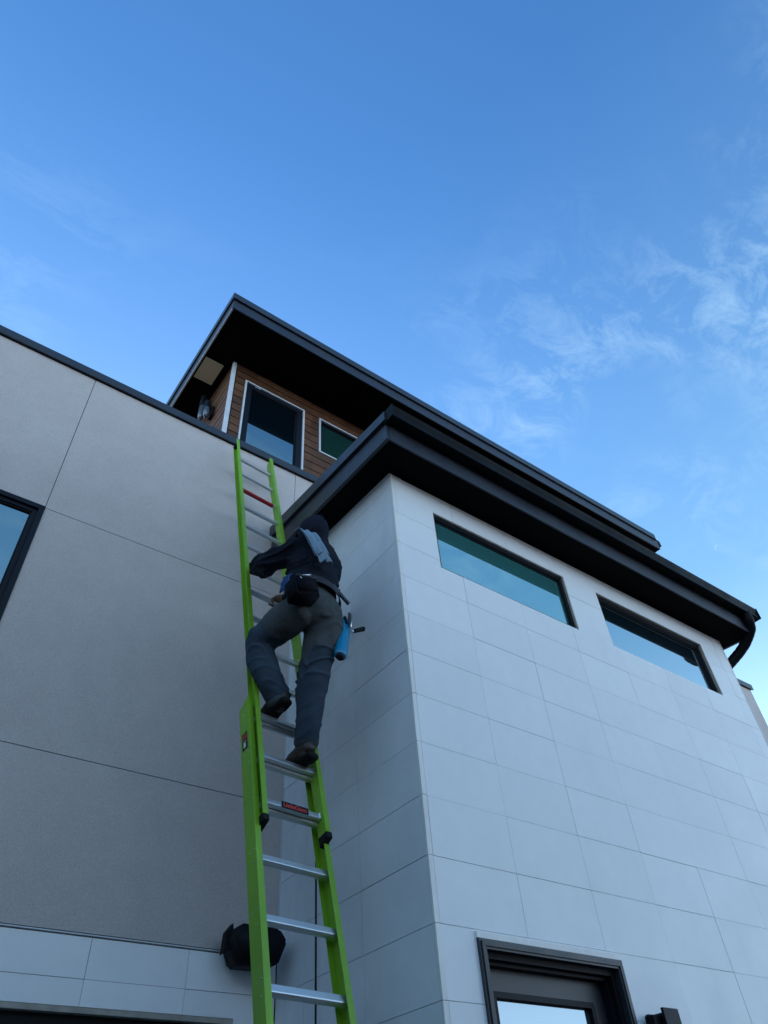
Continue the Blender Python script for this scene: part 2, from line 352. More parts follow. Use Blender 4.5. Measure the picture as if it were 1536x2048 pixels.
front = obj('front_tile_wall', plate(XB0 + .012, XB1 - .012, GZ, ZS, [win1, win2, doorh], .0075, .14, FB), 'grout', house)
tiled(front, FB, [XB0 + .034, 3.213, 3.837, 4.455, 5.08, 5.705, 6.33, 6.94, XB1 - .004], zr, [win1, win2, doorh], 'tile', seed=3)
for k in range(len(zr) - 1):                   # painted corner bead, one length per course
    a_, b_ = sorted((zr[k], zr[k + 1]))
    obj('corner_strip', B(XB0 + .0005, XB0 + .0315 + random.uniform(-.0015, .0015), YB - .0015 + random.uniform(-.001, .001), YB + .012, a_ + .0015, b_ - .0015), 'trim_strip', front)
    obj('corner_strip', B(XB1 - .003, XB1 + .004, YB - .004, YB + .03, a_ + .0015, b_ - .0015), 'trim_strip', front)
FS = lambda s, t, d: (XB0 + d, s, t)
side = obj('side_tile_wall', plate(YB + .012, YW, GZ, ZS + .25, [], .0075, .12, FS), 'grout', house)
tiled(side, FS, [YB + .013, 3.62, 4.235, YW - .004], [ZS + .3, 4.345] + zrow[0:], [], 'shaded_tile', seed=5)
obj('corner_bead', B(XB0 - .008, XB0 - .0005, YW - .012, YW - .0005, 1.312, 4.80), 'white_trim', side)
FE = lambda s, t, d: (XB1 - d, s, t)
obj('end_wall', plate(YB + .035, YW, GZ, ZS + .2, [], 0, .12, FE), 'stucco', house)
band = obj('low_tile_wall', plate(-7, XB0, GZ, 1.298, [low_open], .0075, .11, FT), 'grout', house)
tiled(band, FT, [-6.8 + .585 * k for k in range(16)] + [XB0 - .004], [1.292, 1.092, .78, .455, .13, -.195, -.52, -.845, -1.17, GZ + .02], [low_open], 'tile', seed=9)
xs_ = [2.565 - .585 * k for k in range(16)]
obj('metal_bead', B(-7, XB0 - .003, YW - .006, YW + .02, 1.2985, 1.3055), 'white_trim', band)

# -- windows
def window(label, T, s0, s1, t0, t1, depth, fw, glass, rev='reveal', rw=.012, bars=()):
    c = T((s0 + s1) / 2, (t0 + t1) / 2, depth)
    wn = node('window', house, c); wn['label'] = label
    fr = plate(s0 + .001, s1 - .001, t0 + .001, t1 - .001, [(s0 + fw, s1 - fw, t0 + fw, t1 - fw)], depth, depth + .05, T)
    obj('frame', fr, 'frame', wn)
    fr2 = plate(s0 + fw - .012, s1 - fw + .012, t0 + fw - .012, t1 - fw + .012, [(s0 + fw + .012, s1 - fw - .012, t0 + fw + .012, t1 - fw - .012)], depth + .012, depth + .045, T)
    obj('glazing_bead', fr2, 'black', wn)
    obj('pane', plate(s0 + fw, s1 - fw, t0 + fw, t1 - fw, [], depth + .026, depth + .034, T), glass, wn)
    if rev: obj('reveal', plate(s0 - .0, s1 + .0, t0 - .0, t1 + .0, [(s0 + rw, s1 - rw, t0 + .002, t1 - rw)], .004, depth - .002, T), rev, wn)
    return wn
window('strip window nearest the block corner, teal', FB, *win1, .026, .036, 'glass_teal', rw=.008)
window('strip window by the downpipe, reflecting sky', FB, *win2, .034, .040, 'glass', rw=.008)
window('large dark framed window at the picture edge', FT, *winL, .010, .075, 'glass_dim', rev=None)
# a proud dark outer frame on that window
obj('outer_frame', plate(winL[0], winL[1], winL[2], winL[3], [(winL[0] + .042, winL[1] - .042, winL[2] + .042, winL[3] - .042)], -.012, .020, FT), 'frame', house)

# -- opening in the low band: head trim and dark glazing
wn = node('window', house, (0, YW, .3)); wn['label'] = 'wide black opening low in the tiled band'
obj('head_trim', B(low_open[0], low_open[1] - .001, YW + .001, YW + .09, .940, .966), 'reveal', wn)
obj('jamb', B(low_open[1] - .026, low_open[1] - .001, YW + .0015, YW + .09, GZ + .02, .9395), 'reveal', wn)
obj('frame', plate(low_open[0], low_open[1] - .027, GZ + .02, .938, [(low_open[0] + .06, low_open[1] - .09, GZ + .1, .86)], .05, .09, FT), 'black', wn)
obj('pane', B(low_open[0] + .06, low_open[1] - .09, YW + .065, YW + .072, GZ + .1, .86), 'glass_dim', wn)
obj('mullion', B(.55, .60, YW + .055, YW + .085, GZ + .1, .86), 'black', wn)

# -- door in the block front
door = node('door', house, (3.38, YB, GZ)); 
d0, d1, dt = doorh[0], doorh[1], doorh[3]
obj('head_flashing', B(d0 - .003, d1 + .003, YB - .012, YB + .02, dt - .030, dt), 'trim_strip', door)
def ring(nm, a, b, t, wdt, y0, y1, m):
    bmr = bmesh.new(); z0 = GZ + .02
    # mitred casing: two jambs and a head
    for (pa, pb) in (((a, z0), (a, t)), ((b, t), (b, z0))):
        s = 1 if pa[0] == a else -1; zt = t
        prism(bmr, [(a if s == 1 else b, y0, z0), ((a if s == 1 else b) + s * wdt, y0, z0), ((a if s == 1 else b) + s * wdt, y0, zt - wdt - .0006), (a if s == 1 else b, y0, zt - .0006)], (0, 0, 0), (0, y1 - y0, 0))
    prism(bmr, [(a + .0006, y0, t), (b - .0006, y0, t), (b - wdt - .0006, y0, t - wdt), (a + wdt + .0006, y0, t - wdt)], (0, 0, 0), (0, y1 - y0, 0))
    return obj(nm, bmr, m, door)
ring('casing', d0, d1, dt - .032, .046, YB - .018, YB + .05, 'coping')
ring('frame', d0 + .012, d1 - .012, dt - .044, .022, YB - .026, YB - .0185, 'dark_metal')
ring('inner_frame', d0 + .047, d1 - .047, dt - .079, .03, YB + .02, YB + .10, 'black')
ring('door_stop', d0 + .078, d1 - .078, dt - .110, .016, YB + .055, YB + .13, 'frame')
px0, px1, pt = d0 + .052, d1 - .052, dt - .095
dg = (px0 + .115, px1 - .16, GZ + .3, pt - .155)
obj('door_leaf', plate(px0, px1, GZ + .04, pt, [dg], .105, .150, FB), 'coping', door)
obj('glazing_bead', plate(dg[0] - .022, dg[1] + .022, dg[2] - .022, dg[3] + .022, [(dg[0] + .006, dg[1] - .006, dg[2] + .006, dg[3] - .006)], .094, .1495, FB), 'frame', door)
obj('pane', plate(dg[0] + .006, dg[1] - .006, dg[2] + .006, dg[3] - .006, [], .122, .128, FB), 'glass_door', door)
hd = obj('handle', B(px1 - .09, px1 - .05, YB + .09, YB + .103, -.55, -.30), 'steel', door)
obj('lever', B(px1 - .19, px1 - .06, YB + .055, YB + .07, -.42, -.40), 'steel', door)

# -- lower roof of the block
XF0, XF1, YF = 2.323, 7.345, 2.708
roof = node('lower_roof', house, (4.8, 3.5, ZS))
SL = .105                                     # the eave rises towards the back
zb = lambda y: ZS + SL * (y - YF) * .8
def west_band(x0, x1, y0, y1, b0, b1, t0, t1, name, m):
    bmw = bmesh.new(); v = [(x, y, z) for x in (x0, x1) for (y, zz0, zz1) in ((y0, b0, t0), (y1, b1, t1)) for z in (zz0, zz1)]
    vs = [bmw.verts.new(p) for p in v]
    for f in ((0, 1, 3, 2), (4, 6, 7, 5), (0, 4, 5, 1), (2, 3, 7, 6), (0, 2, 6, 4), (1, 5, 7, 3)): bmw.faces.new([vs[i] for i in f])
    return obj(name, bmw, m, roof)
YE = YW - .002
west_band(XF0, XF0 + .03, YF, YE, zb(YF), zb(YE), 4.636, 4.836, 'rake_board', 'dark_metal')
west_band(XF0 - .030, XF0 + .028, YF - .028, YE, 4.650, 4.838, 4.752, 4.985, 'rake_trim', 'dark_metal')
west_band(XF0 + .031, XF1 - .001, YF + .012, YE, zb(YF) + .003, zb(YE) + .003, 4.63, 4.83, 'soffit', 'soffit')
west_band(XF0 + .029, XF1 - .001, YF + .02, YE, 4.76, 5.03, 4.775, 5.045, 'roof_sheet', 'dark_metal')
west_band(XF1, XF1 + .03, YF, YE, zb(YF), zb(YE), 4.70, 4.9, 'rake_board', 'dark_metal')
obj('fascia', B(XF0 + .031, XF1 - .001, YF - .004, YF + .011, ZS - .002, 4.72), 'dark_metal', roof)
bm = bmesh.new()
gy = YF - .005
prof = [(gy, 4.640), (gy - .098, 4.634), (gy - .104, 4.638), (gy - .104, 4.648), (gy - .097, 4.654), (gy - .097, 4.705), (gy - .108, 4.728), (gy - .117, 4.752), (gy - .110, 4.763), (gy - .102, 4.757),
        (gy - .104, 4.748), (gy - .090, 4.706), (gy - .090, 4.646), (gy - .006, 4.648), (gy - .006, 4.745), (gy, 4.745)]
prism(bm, [(0, y, z) for y, z in prof], (XF0 - .012, 0, 0), (7.44, 0, 0))
gut = obj('gutter', bm, 'gutter_metal', roof)
obj('gutter_cap', B(7.4405, 7.446, gy - .118, gy, 4.630, 4.77), 'gutter_metal', gut)
obj('gutter_cap', B(XF0 - .016, XF0 - .0125, gy - .118, gy, 4.630, 4.768), 'gutter_metal', gut)
# downpipe: outlet, fat elbow that swings out and back round the corner, then down the end wall
bm = bmesh.new()
cp = [(7.24, 2.645, 4.66), (7.255, 2.65, 4.56), (7.30, 2.69, 4.50), (7.330, 2.76, 4.455), (7.342, 2.84, 4.40), (7.32, 2.93, 4.335), (7.28, 3.02, 4.27), (7.22, 3.12, 4.19), (7.19, 3.2, 4.09), (7.185, 3.22, 3.9), (7.185, 3.22, 2.0), (7.185, 3.22, GZ + .1)]
pp = []
for i in range(len(cp) - 1):
    a_, b_ = Vector(cp[i]), Vector(cp[i + 1]); n_ = 4 if i < 9 else 2
    pp += [a_.lerp(b_, q / n_) for q in range(n_)]
pp.append(Vector(cp[-1]))
rad = [.053 + (.0018 if (i % 2 and i < 30) else 0) for i in range(len(pp))]
dp = obj('downpipe', tube(bm, pp, rad, 20), 'gutter_metal', roof, smooth=True)
obj('pipe_bracket', tube(bmesh.new(), [(7.342, 2.835, 4.415), (7.340, 2.85, 4.395)], .057, 20), 'black', dp)

# -- upper storey
YU, XU, ZU = 5.30, 1.935, 8.585
ux1, uy1 = 9.75, 9.3
deck = obj('roof_deck', B(-6.95, 11.1, YW + .285, 11.4, ZC0 - .01, ZC0 + .01), 'paving', house)
udoor = (2.154, 3.040, 6.10, 8.285); uwin = (3.331, 4.55, 7.585, 8.29)
wood = obj('cedar_wall', plate(XU + .02, ux1, ZC0 + .012, ZU, [udoor, uwin], .022, .12, lambda s, t, d: (s, YU + d, t)), 'interior', house)
obj('inner_wall', B(XU + .15, ux1 - .1, YU + .35, uy1, ZC0 + .02, ZU - .01), 'interior', house)
pitch = .148; k = 0; z = ZC0 + .02
rnd = random.Random(4)
while z < ZU + .1:
    z1 = min(z + pitch - .016, ZU + .02 if k else z1 if False else ZU + .02)
    breaks = [XU + .055, (2.6 if udoor[2] - .03 < z + .07 < udoor[3] + .03 else 2.3), 3.19 + rnd.uniform(-.02, .02), (3.9 if uwin[2] - .04 < z + .07 < uwin[3] + .04 else 4.9 + rnd.uniform(-.2, .2)), 7.4 + rnd.uniform(-.6, .6), ux1]
    for i in range(5):
        hb = plate(breaks[i] + .001, breaks[i + 1] - .001, z, z1, [(udoor[0] - .03, udoor[1] + .03, udoor[2] - .03, udoor[3] + .03), (uwin[0] - .03, uwin[1] + .03, uwin[2] - .03, uwin[3] + .03)], rnd.uniform(-.001, .001), .021, lambda s, t, d: (s, YU + d, t))
        if hb: obj('board', hb, 'wood', wood)
    z += pitch; k += 1
wwood = obj('cedar_side_wall', plate(YU + .03, uy1, ZC0 + .012, ZU, [], .022, .12, lambda s, t, d: (XU + d, s, t)), 'interior', house)
z = ZC0 + .02
while z < ZU + .1:
    z1 = min(z + pitch - .020, ZU + .02)
    br = [YU + .05, 6.9 + rnd.uniform(-.5, .5), uy1]
    for i in range(2): obj('board', plate(br[i] + .001, br[i + 1] - .001, z, z1, [], rnd.uniform(-.001, .001), .021, lambda s, t, d: (XU + d, s, t)), 'wood', wwood)
    z += pitch
cpst = obj('corner_post', B(XU - .012, XU + .036, YU - .012, YU - .0025, ZC0 + .012, ZU - .012), 'white_trim', house)
obj('corner_post_return', B(XU - .012, XU - .003, YU - .002, YU + .032, ZC0 + .012, ZU - .003), 'white_trim', cpst)
FU = lambda s, t, d: (s, YU + d, t)
def trimmed(label, o, fw, glass, nm='window'):
    wn = node(nm, house, FU((o[0] + o[1]) / 2, o[2], 0)); wn['label'] = label
    obj('casing', plate(o[0] - .024, o[1] + .024, o[2] - .024, o[3] + .024, [(o[0], o[1], o[2], o[3])], -.012, .05, FU), 'white_trim', wn)
    obj('frame', plate(o[0] + .001, o[1] - .001, o[2] + .001, o[3] - .001, [(o[0] + fw, o[1] - fw, o[2] + fw, o[3] - fw)], .008, .09, FU), 'frame', wn)
    obj('glazing_bead', plate(o[0] + fw, o[1] - fw, o[2] + fw, o[3] - fw, [(o[0] + fw + .012, o[1] - fw - .012, o[2] + fw + .012, o[3] - fw - .012)], .03, .07, FU), 'black', wn)
    obj('pane', plate(o[0] + fw + .001, o[1] - fw - .001, o[2] + fw + .001, o[3] - fw - .001, [], .046, .052, FU), glass, wn)
    return wn
wn = trimmed('tall glazed terrace door with dark stiles', udoor, .085, 'glass_dim', 'terrace_door')
obj('hinge', B(udoor[0] + .13, udoor[0] + .21, YU - .004, YU + .007, udoor[3] - .018, udoor[3] - .006), 'white_trim', wn)
trimmed('green tinted window beside the terrace door', uwin, .03, 'glass_green')

# -- upper roof
ur = node('upper_roof', house, (5, 6, ZU))
UX0, UY0 = 1.53, YW + .002
UX1 = 10.25
S2 = .004
def zt(x): return S2 * (x - UX0)
def xslab(x0, x1, y0, y1, z0, z1, name, m, parent=ur):
    bmx = bmesh.new(); box(bmx, x0, x1, y0, y1, z0, z1, T=lambda x, y, z: (x, y, z + zt(x))); return obj(name, bmx, m, parent)
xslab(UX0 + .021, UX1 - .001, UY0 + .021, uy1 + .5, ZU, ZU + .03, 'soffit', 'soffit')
xslab(UX0, UX1, UY0, UY0 + .02, ZU - .006, ZU + .185, 'fascia', 'dark_metal')
xslab(UX0 + .0, UX1, UY0 + .012, UY0 + .05, ZU + .1855, ZU + .198, 'shadow_gap', 'black')
xslab(UX0 - .022, UX1 - .05, UY0 - .026, UY0 + .05, ZU + .1985, ZU + .325, 'drip_edge', 'coping')
xslab(UX0, UX0 + .02, UY0 + .0205, uy1 + .5, ZU + .012, ZU + .185, 'fascia', 'dark_metal')
xslab(UX0 + .001, UX0 + .020, UY0 + .022, uy1 + .5, ZU - .012, ZU + .0115, 'soffit_trim', 'white_trim')
xslab(UX0 - .022, UX0 + .03, UY0 + .0505, uy1 + .5, ZU + .1985, ZU + .325, 'drip_edge', 'coping')
xslab(UX0 + .031, UX1 - .052, UY0 + .051, uy1 + .5, ZU + .1, ZU + .30, 'roof_sheet', 'dark_metal')
obj('gutter_end', tube(bmesh.new(), [(UX1 + .01, UY0 + .06, ZU + .30), (UX1 + .09, UY0 + .06, ZU + .27), (UX1 + .15, UY0 + .07, ZU + .20)], [.05, .06, .045], 8), 'black', ur)
gv = obj('vent_grille', B(1.583, 1.832, 5.435, 5.80, ZU - .010, ZU - .0005), 'grille', ur)
obj('grille_frame', plate(1.575, 1.840, 5.427, 5.808, [(1.597, 1.818, 5.449, 5.786)], -.016, -.0105, lambda s, t, d: (s, t, ZU + d)), 'grille', gv)

# ------------------------------------------------------------------ lamps, speaker
lamp = thing('wall_lamp', 'twin headed outdoor lamp on the cedar side wall under the upper eave', 'wall lamp', (XU - .002, 6.0, 8.0))
obj('bracket', B(XU - .05, XU - .002, 5.74, 5.86, 7.86, 8.06, bev=.01), 'black', lamp)
for (y, z0, z1, xo) in ((5.99, 7.98, 8.50, .10), (5.78, 7.80, 8.14, .10)):
    hdm = obj('lamp_head', tube(bmesh.new(), [(XU - xo, y, z1 - .005), (XU - xo, y, z1 - .12), (XU - xo, y, (z0 + z1) / 2 + .02)], [.040, .046, .046], 14), 'frame', lamp, smooth=False)
    obj('lens', tube(bmesh.new(), [(XU - xo, y, (z0 + z1) / 2 + .018), (XU - xo, y, z0 + .08), (XU - xo, y, z0)], [.043, .043, .026], 14), 'clear', hdm, smooth=True)
    obj('arm', tube(bmesh.new(), [(XU - .004, 5.83, 7.97), (XU - xo + .04, y, (z0 + z1) / 2 + .04)], .012, 8), 'black', lamp)

sconce = thing('porch_light', 'black two tier up and down light beside the tiled block door', 'wall light', (4.10, YB, .75))
obj('back_plate', B(4.03, 4.20, YB - .030, YB - .002, .55, .800, bev=.004), 'black', sconce)
obj('shade', B(4.04, 4.175, YB - .125, YB - .108, .45, .815, bev=.002), 'frame', sconce)
obj('side_fin', B(3.985, 4.06, YB - .09, YB - .031, .46, .783, bev=.002), 'black', sconce)
obj('lamp_body', B(4.062, 4.178, YB - .107, YB - .031, .47, .798, bev=.006), 'frame', sconce)

spk = thing('wall_speaker', 'black rounded outdoor speaker fixed low in the inner wall corner', 'speaker', (2.3, YW - .01, 1.3))
bm = bmesh.new()
sec = [(2.19, 1.402), (2.455, 1.400), (2.510, 1.335), (2.450, 1.203), (2.205, 1.198), (2.145, 1.330)]
prism(bm, [(x, 4.33, z) for x, z in sec], (0, 0, 0), (0, .20, 0))
bmesh.ops.bevel(bm, geom=bm.edges[:], offset=.014, segments=3, affect='EDGES')
obj('cabinet', bm, 'black', spk, smooth=True)
obj('bracket', prism(bmesh.new(), [(2.125, 4.42, 1.25), (2.135, 4.42, 1.37), (2.175, 4.42, 1.42), (2.19, 4.42, 1.30)], (0, 0, 0), (0, .05, 0)), 'black', spk)
obj('mount', B(2.26, 2.36, 4.52, YW - .003, 1.25, 1.35), 'black', spk)

# ------------------------------------------------------------------ LADDER (its own frame: w across, n into the wall, u up the rails)
LO = Vector((1.9858, 3.3553, 1.3676))
LM = Matrix(((0.9967, -0.0759, 0.0023), (0.0731, 0.9662, 0.2473), (-0.0212, -0.2464, 0.9689)))
q_ = (0.2498, 0.0219, 0.0784)
Rt = Matrix.Rotation(q_[2], 3, 'Z') @ Matrix.Rotation(-q_[0], 3, 'X') @ Matrix.Rotation(q_[1], 3, 'Y')
wv, nv, uv = Rt.col[0].copy(), Rt.col[1].copy(), Rt.col[2].copy()
def LL(w_, n_, u_): return LO + wv * w_ + nv * n_ + uv * u_
RS = .3041
u_ground = (GZ + .03 - LO.z) / uv.z
ladder = thing('extension_ladder', 'lime green fibreglass extension ladder leaning on the parapet beside the tiled block', 'ladder', LL(0, 0, u_ground))
def channel(web_w, fl, n0, n1, t, u0, u1, slant=0.0):
    """C channel rail: web at web_w, flanges reaching to web_w+fl"""
    s = 1 if fl > 0 else -1
    pts = [(web_w, n0), (web_w + fl, n0), (web_w + fl, n0 + t), (web_w + s * t, n0 + t), (web_w + s * t, n1 - t), (web_w + fl, n1 - t), (web_w + fl, n1), (web_w, n1)]
    bmc = bmesh.new(); sl = lambda n: slant * (n - n0) / (n1 - n0)
    v0 = [bmc.verts.new(LL(a, b, u0)) for a, b in pts]; v1 = [bmc.verts.new(LL(a, b, u1 - sl(b))) for a, b in pts]
    bmc.faces.new(v0); bmc.faces.new(v1[::-1])
    for i in range(8): bmc.faces.new((v0[i], v0[(i + 1) % 8], v1[(i + 1) % 8], v1[i]))
    return bmc
bc, fc = -.032, -.022
BW, FW = .240, .187
BN0, BN1, FN0, FN1 = -.036, .056, -.074, -.004
ub_top, uf_bot, uf_top = 1.045, .195, 4.60
obj('rail', channel(bc - BW, .036, BN0, BN1, .0045, u_ground + .10, ub_top, .05), 'green', ladder)
obj('rail', channel(bc + BW, -.036, BN0, BN1, .0045, u_ground + .10, ub_top, .05), 'green', ladder)
obj('rail', channel(fc - FW, -.033, FN0, FN1, .0045, uf_bot, uf_top, .09), 'green', ladder)
obj('rail', channel(fc + FW, .033, FN0, FN1, .0045, uf_bot, uf_top, .09), 'green', ladder)
for s in (-1, 1):
    a_, b_ = sorted((fc + s * (FW - .001), fc + s * (FW + .035)))
    bmb = bmesh.new(); box(bmb, a_, b_, FN0 - .003, FN1 + .001, uf_bot - .018, uf_bot + .016, T=lambda x, y, z: LL(x, y, z + (.0 if y < -.05 else -.022 if z < uf_bot else 0)))
    obj('rail_boot', bmb, 'black', ladder)
    a_, b_ = sorted((bc + s * (BW + .004), bc + s * (BW - .04)))
    bmb = bmesh.new(); box(bmb, a_, b_, BN0 - .005, BN1 + .005, u_ground, u_ground + .13, T=lambda x, y, z: LL(x, y, z)); obj('rubber_foot', bmb, 'black', ladder)
# dark inner cap seen at the open top of the left rail
bmb = bmesh.new(); box(bmb, fc - FW - .033, fc - FW - .006, FN0 + .005, FN1 - .006, uf_top - .115, uf_top - .085, T=lambda x, y, z: LL(x, y, z)); obj('rail_cap', bmb, 'black', ladder)
# rungs: rounded D section, treaded top
def rung(w0, w1, nc, uc, d=.034, h=.034):
    bmr = bmesh.new(); prof = []
    for (a, b) in ((-.5, .44), (-.44, .5), (-.25, .5), (-.22, .46), (-.08, .46), (-.05, .5), (.05, .5), (.08, .46), (.22, .46), (.25, .5), (.44, .5), (.5, .44), (.5, .0), (.42, -.3), (.22, -.48), (0, -.52), (-.25, -.50), (-.46, -.40), (-.5, -.28)):
        prof.append((nc + a * d, uc + b * h))
    # tread kept level: turn the section by the ladder's lean
    cA, sA = math.cos(R(-14)), math.sin(R(-14)); pr = [(nc + (a - nc) * cA - (b - uc) * sA, uc + (a - nc) * sA + (b - uc) * cA) for a, b in prof]
    v0 = [bmr.verts.new(LL(w0, a, b)) for a, b in pr]; v1 = [bmr.verts.new(LL(w1, a, b)) for a, b in pr]; n_ = len(pr)
    bmr.faces.new(v0); bmr.faces.new(v1[::-1])
    for i in range(n_): bmr.faces.new((v0[i], v0[(i + 1) % n_], v1[(i + 1) % n_], v1[i]))
    return bmr
rungs = {}
fl_u = lambda i: i * RS + .012
for i in range(-9, 4):
    obj('rung', rung(bc - BW + .005, bc + BW - .005, .002, i * RS - (.004 if i >= 1 else 0), .040, .044), 'aluminium', ladder)
for i in range(1, 15):
    r_ = obj('rung', rung(fc - FW + .0005, fc + FW - .0005, -.032, fl_u(i), .034, .040), 'aluminium', ladder)
    if i == 12:
        r_['label'] = 'rung with a red warning sticker'
        obj('sticker', rung(fc - FW + .010, fc + FW - .022, -.032, fl_u(i) - .0035, .0365, .036), 'red', r_)
    rungs[i] = r_
# rivets and rung plates
def rivet(bmr, w_, n_, u_, s, r=.0042):
    c = LL(w_, n_, u_); a = nv * r; b = uv * r; tip = c + wv * s * .003
    ring_ = [bmr.verts.new(c + a * math.cos(q * math.pi / 3) + b * math.sin(q * math.pi / 3)) for q in range(6)]; t_ = bmr.verts.new(tip)
    for q in range(6): bmr.faces.new((ring_[q], ring_[(q + 1) % 6], t_))
for s in (-1, 1):
    bmr = bmesh.new()
    for i in range(-9, 4):
        for (dn, du) in ((.005, .035), (.045, .033), (.012, -.035)):
            rivet(bmr, bc + s * (BW + .0003), BN0 + .012 + dn, i * RS + du, s)
    for du in (.15, .19, .24): rivet(bmr, bc + s * (BW + .0003), BN0 + .045, 3 * RS - du, s)
    obj('rivets', bmr, 'steel', ladder)
bmr = bmesh.new()
for s in (-1, 1):
    for i in range(1, 15):
        for (dn, du) in ((.020, .03), (.050, .03), (.035, -.03)):
            rivet(bmr, fc + s * (FW + .0048), FN0 + dn, fl_u(i) + du, s)
            rivet(bmr, fc + s * (FW - .0003), FN0 + dn, fl_u(i) + du, -s)
obj('rivets', bmr, 'steel', ladder)
for i in (1, 2, 3):                               # rung locks
    for s in (-1, 1):
        bmb = bmesh.new(); a_, b_ = sorted((fc + s * (FW - .003), fc + s * (FW - .014)))
        box(bmb, a_, b_, -.056, -.012, fl_u(i) - .018, fl_u(i) + .024, T=lambda x, y, z: LL(x, y, z)); bmesh.ops.bevel(bmb, geom=bmb.edges[:], offset=.005, segments=1, affect='EDGES')
        obj('rung_lock', bmb, 'aluminium', ladder)
# the maker's sticker on the first rung of the fly section
def text_mesh(body, size, Tf, m, parent, ext=.0006):
    cu = bpy.data.curves.new('txt', 'FONT'); cu.body = body; cu.size = size; cu.extrude = ext; cu.offset = .0004; cu.space_character = 1.0
    o = bpy.data.objects.new('txt', cu); col.objects.link(o); dgx = bpy.context.evaluated_depsgraph_get(); me = bpy.data.meshes.new_from_object(o.evaluated_get(dgx), depsgraph=dgx)
    b2 = bmesh.new(); b2.from_mesh(me); bpy.data.objects.remove(o)
    xs = [v.co.x for v in b2.verts]; ys = [v.co.y for v in b2.verts]; cx, cy = (min(xs) + max(xs)) / 2, (min(ys) + max(ys)) / 2
    for v in b2.verts: v.co = Tf(v.co.x - cx, v.co.y - cy, v.co.z)
    return obj('lettering', b2, m, parent)
ur1 = fl_u(1); tilt = R(4)
STK = lambda x, y, z: LL(fc + .004 + x, -.0600 - z, ur1 - .002 + y)
bmb = bmesh.new(); box(bmb, -.088, .088, -.020, .020, -.002, .001, T=STK)
stk = obj('sticker', bmb, 'black', rungs[1])
bmb = bmesh.new(); box(bmb, -.090, .090, -.022, .022, -.012, -.0025, T=STK); obj('sticker_plate', bmb, 'aluminium', rungs[1])
text_mesh('LittleGiant', .036, lambda x, y, z: STK(x, y, .0012 + z), 'letter_red', rungs[1])
# side label on the left base rail
SB = lambda x, y, z: LL(bc - BW - .0008 - z, BN0 + .048 - x, .735 + y)
bmb = bmesh.new(); box(bmb, -.026, .026, -.06, .06, 0, .0006, T=SB); lab = obj('side_label', bmb, 'black', ladder)
bmb = bmesh.new(); box(bmb, -.022, .022, .012, .050, .0007, .0011, T=SB); obj('red_patch', bmb, 'red', lab)
bmb = bmesh.new()
for (x0, x1, y0, y1) in ((-.014, .010, -.045, -.012), (-.016, .016, -.006, .0)): box(bmb, x0, x1, y0, y1, .0007, .0011, T=SB)
obj('pale_patch', bmb, 'letter_white', lab)
# hoist rope hanging behind the rungs
rp = LL(.229, .12, .161); bm = bmesh.new()
tube(bm, [rp + Vector((.0, 0, .35)), rp, rp + Vector((.003, -.004, -.9)), rp + Vector((.0, .006, -1.9)), Vector((rp.x, rp.y, GZ + .03))], .0055, 8)
obj('hoist_rope', bm, 'rope', ladder, smooth=True)

# ------------------------------------------------------------------ THE CLIMBER (joints in the ladder frame)
PO = LL(-.02, -.50, 1.56)
person = thing('person', 'person in a black hooded top and charcoal trousers climbing the green ladder', 'person', LL(.03, -.06, 2 * RS + .036))
def ls(st): return [(LL(*c), a, b) for c, a, b in st]
J = dict(hipR=(.06, -.49, 1.51), kneeR=(.045, -.31, 1.13), ankR=(.085, -.085, .72), hipL=(-.135, -.49, 1.46), kneeL=(-.255, -.18, 1.40), ankL=(-.082, -.108, 1.01),
         shL=(-.18, -.57, 2.03), elbL=(-.238, -.33, 2.10), wrL=(-.185, -.10, 2.36), shR=(.16, -.60, 2.09), elbR=(.27, -.30, 2.08), wrR=(.07, -.09, 2.17), neck=(.05, -.60, 2.20), head=(.010, -.635, 2.315))
# --- body: one continuous figure with head, hands and five fingers each
bb = bmesh.new()
loft(bb, ls([((-.04, -.50, 1.44), .14, .10), ((-.03, -.50, 1.58), .14, .10), ((0, -.52, 1.75), .12, .09), ((0, -.55, 1.90), .14, .10), ((.02, -.575, 2.04), .16, .10), ((.035, -.585, 2.13), .12, .08), ((.045, -.595, 2.20), .055, .058), ((.03, -.61, 2.26), .055, .06)]), wv)
loft(bb, ls([((.025, -.60, 2.235), .05, .055), ((.015, -.615, 2.28), .072, .085), ((.010, -.63, 2.33), .080, .098), ((.006, -.645, 2.385), .070, .085), ((.004, -.65, 2.42), .04, .05)]), wv)
hp = lambda dw, dn, du: (J['head'][0] + dw, J['head'][1] + dn, J['head'][2] + du)
tube(bb, [LL(*hp(0, .085, .03)), LL(*hp(0, .112, -.005)), LL(*hp(0, .09, -.012))], [.010, .014, .012], 10)   # nose
for s in (-1, 1):
    tube(bb, [LL(*hp(.076 * s, .0, .02)), LL(*hp(.088 * s, -.006, .0)), LL(*hp(.078 * s, .0, -.025))], [.012, .014, .009], 8)  # ears
    tube(bb, [LL(*hp(.03 * s, .082, .028)), LL(*hp(.032 * s, .090, .026))], [.013, .011], 8)
tube(bb, [LL(*hp(-.024, .090, -.038)), LL(*hp(0, .096, -.036)), LL(*hp(.024, .090, -.038))], [.006, .008, .006], 8)   # mouth
def limb(b_, pts, side_):
    loft(b_, [(LL(*p), r1, r2) for p, r1, r2 in pts], side_)
mid = lambda a, b, t=.5: tuple(a[i] * (1 - t) + b[i] * t for i in range(3))
limb(bb, [(J['hipR'], .078, .085), (mid(J['hipR'], J['kneeR']), .07, .075), (J['kneeR'], .055, .058), (mid(J['kneeR'], J['ankR'], .35), .052, .056), (J['ankR'], .036, .038)], wv)
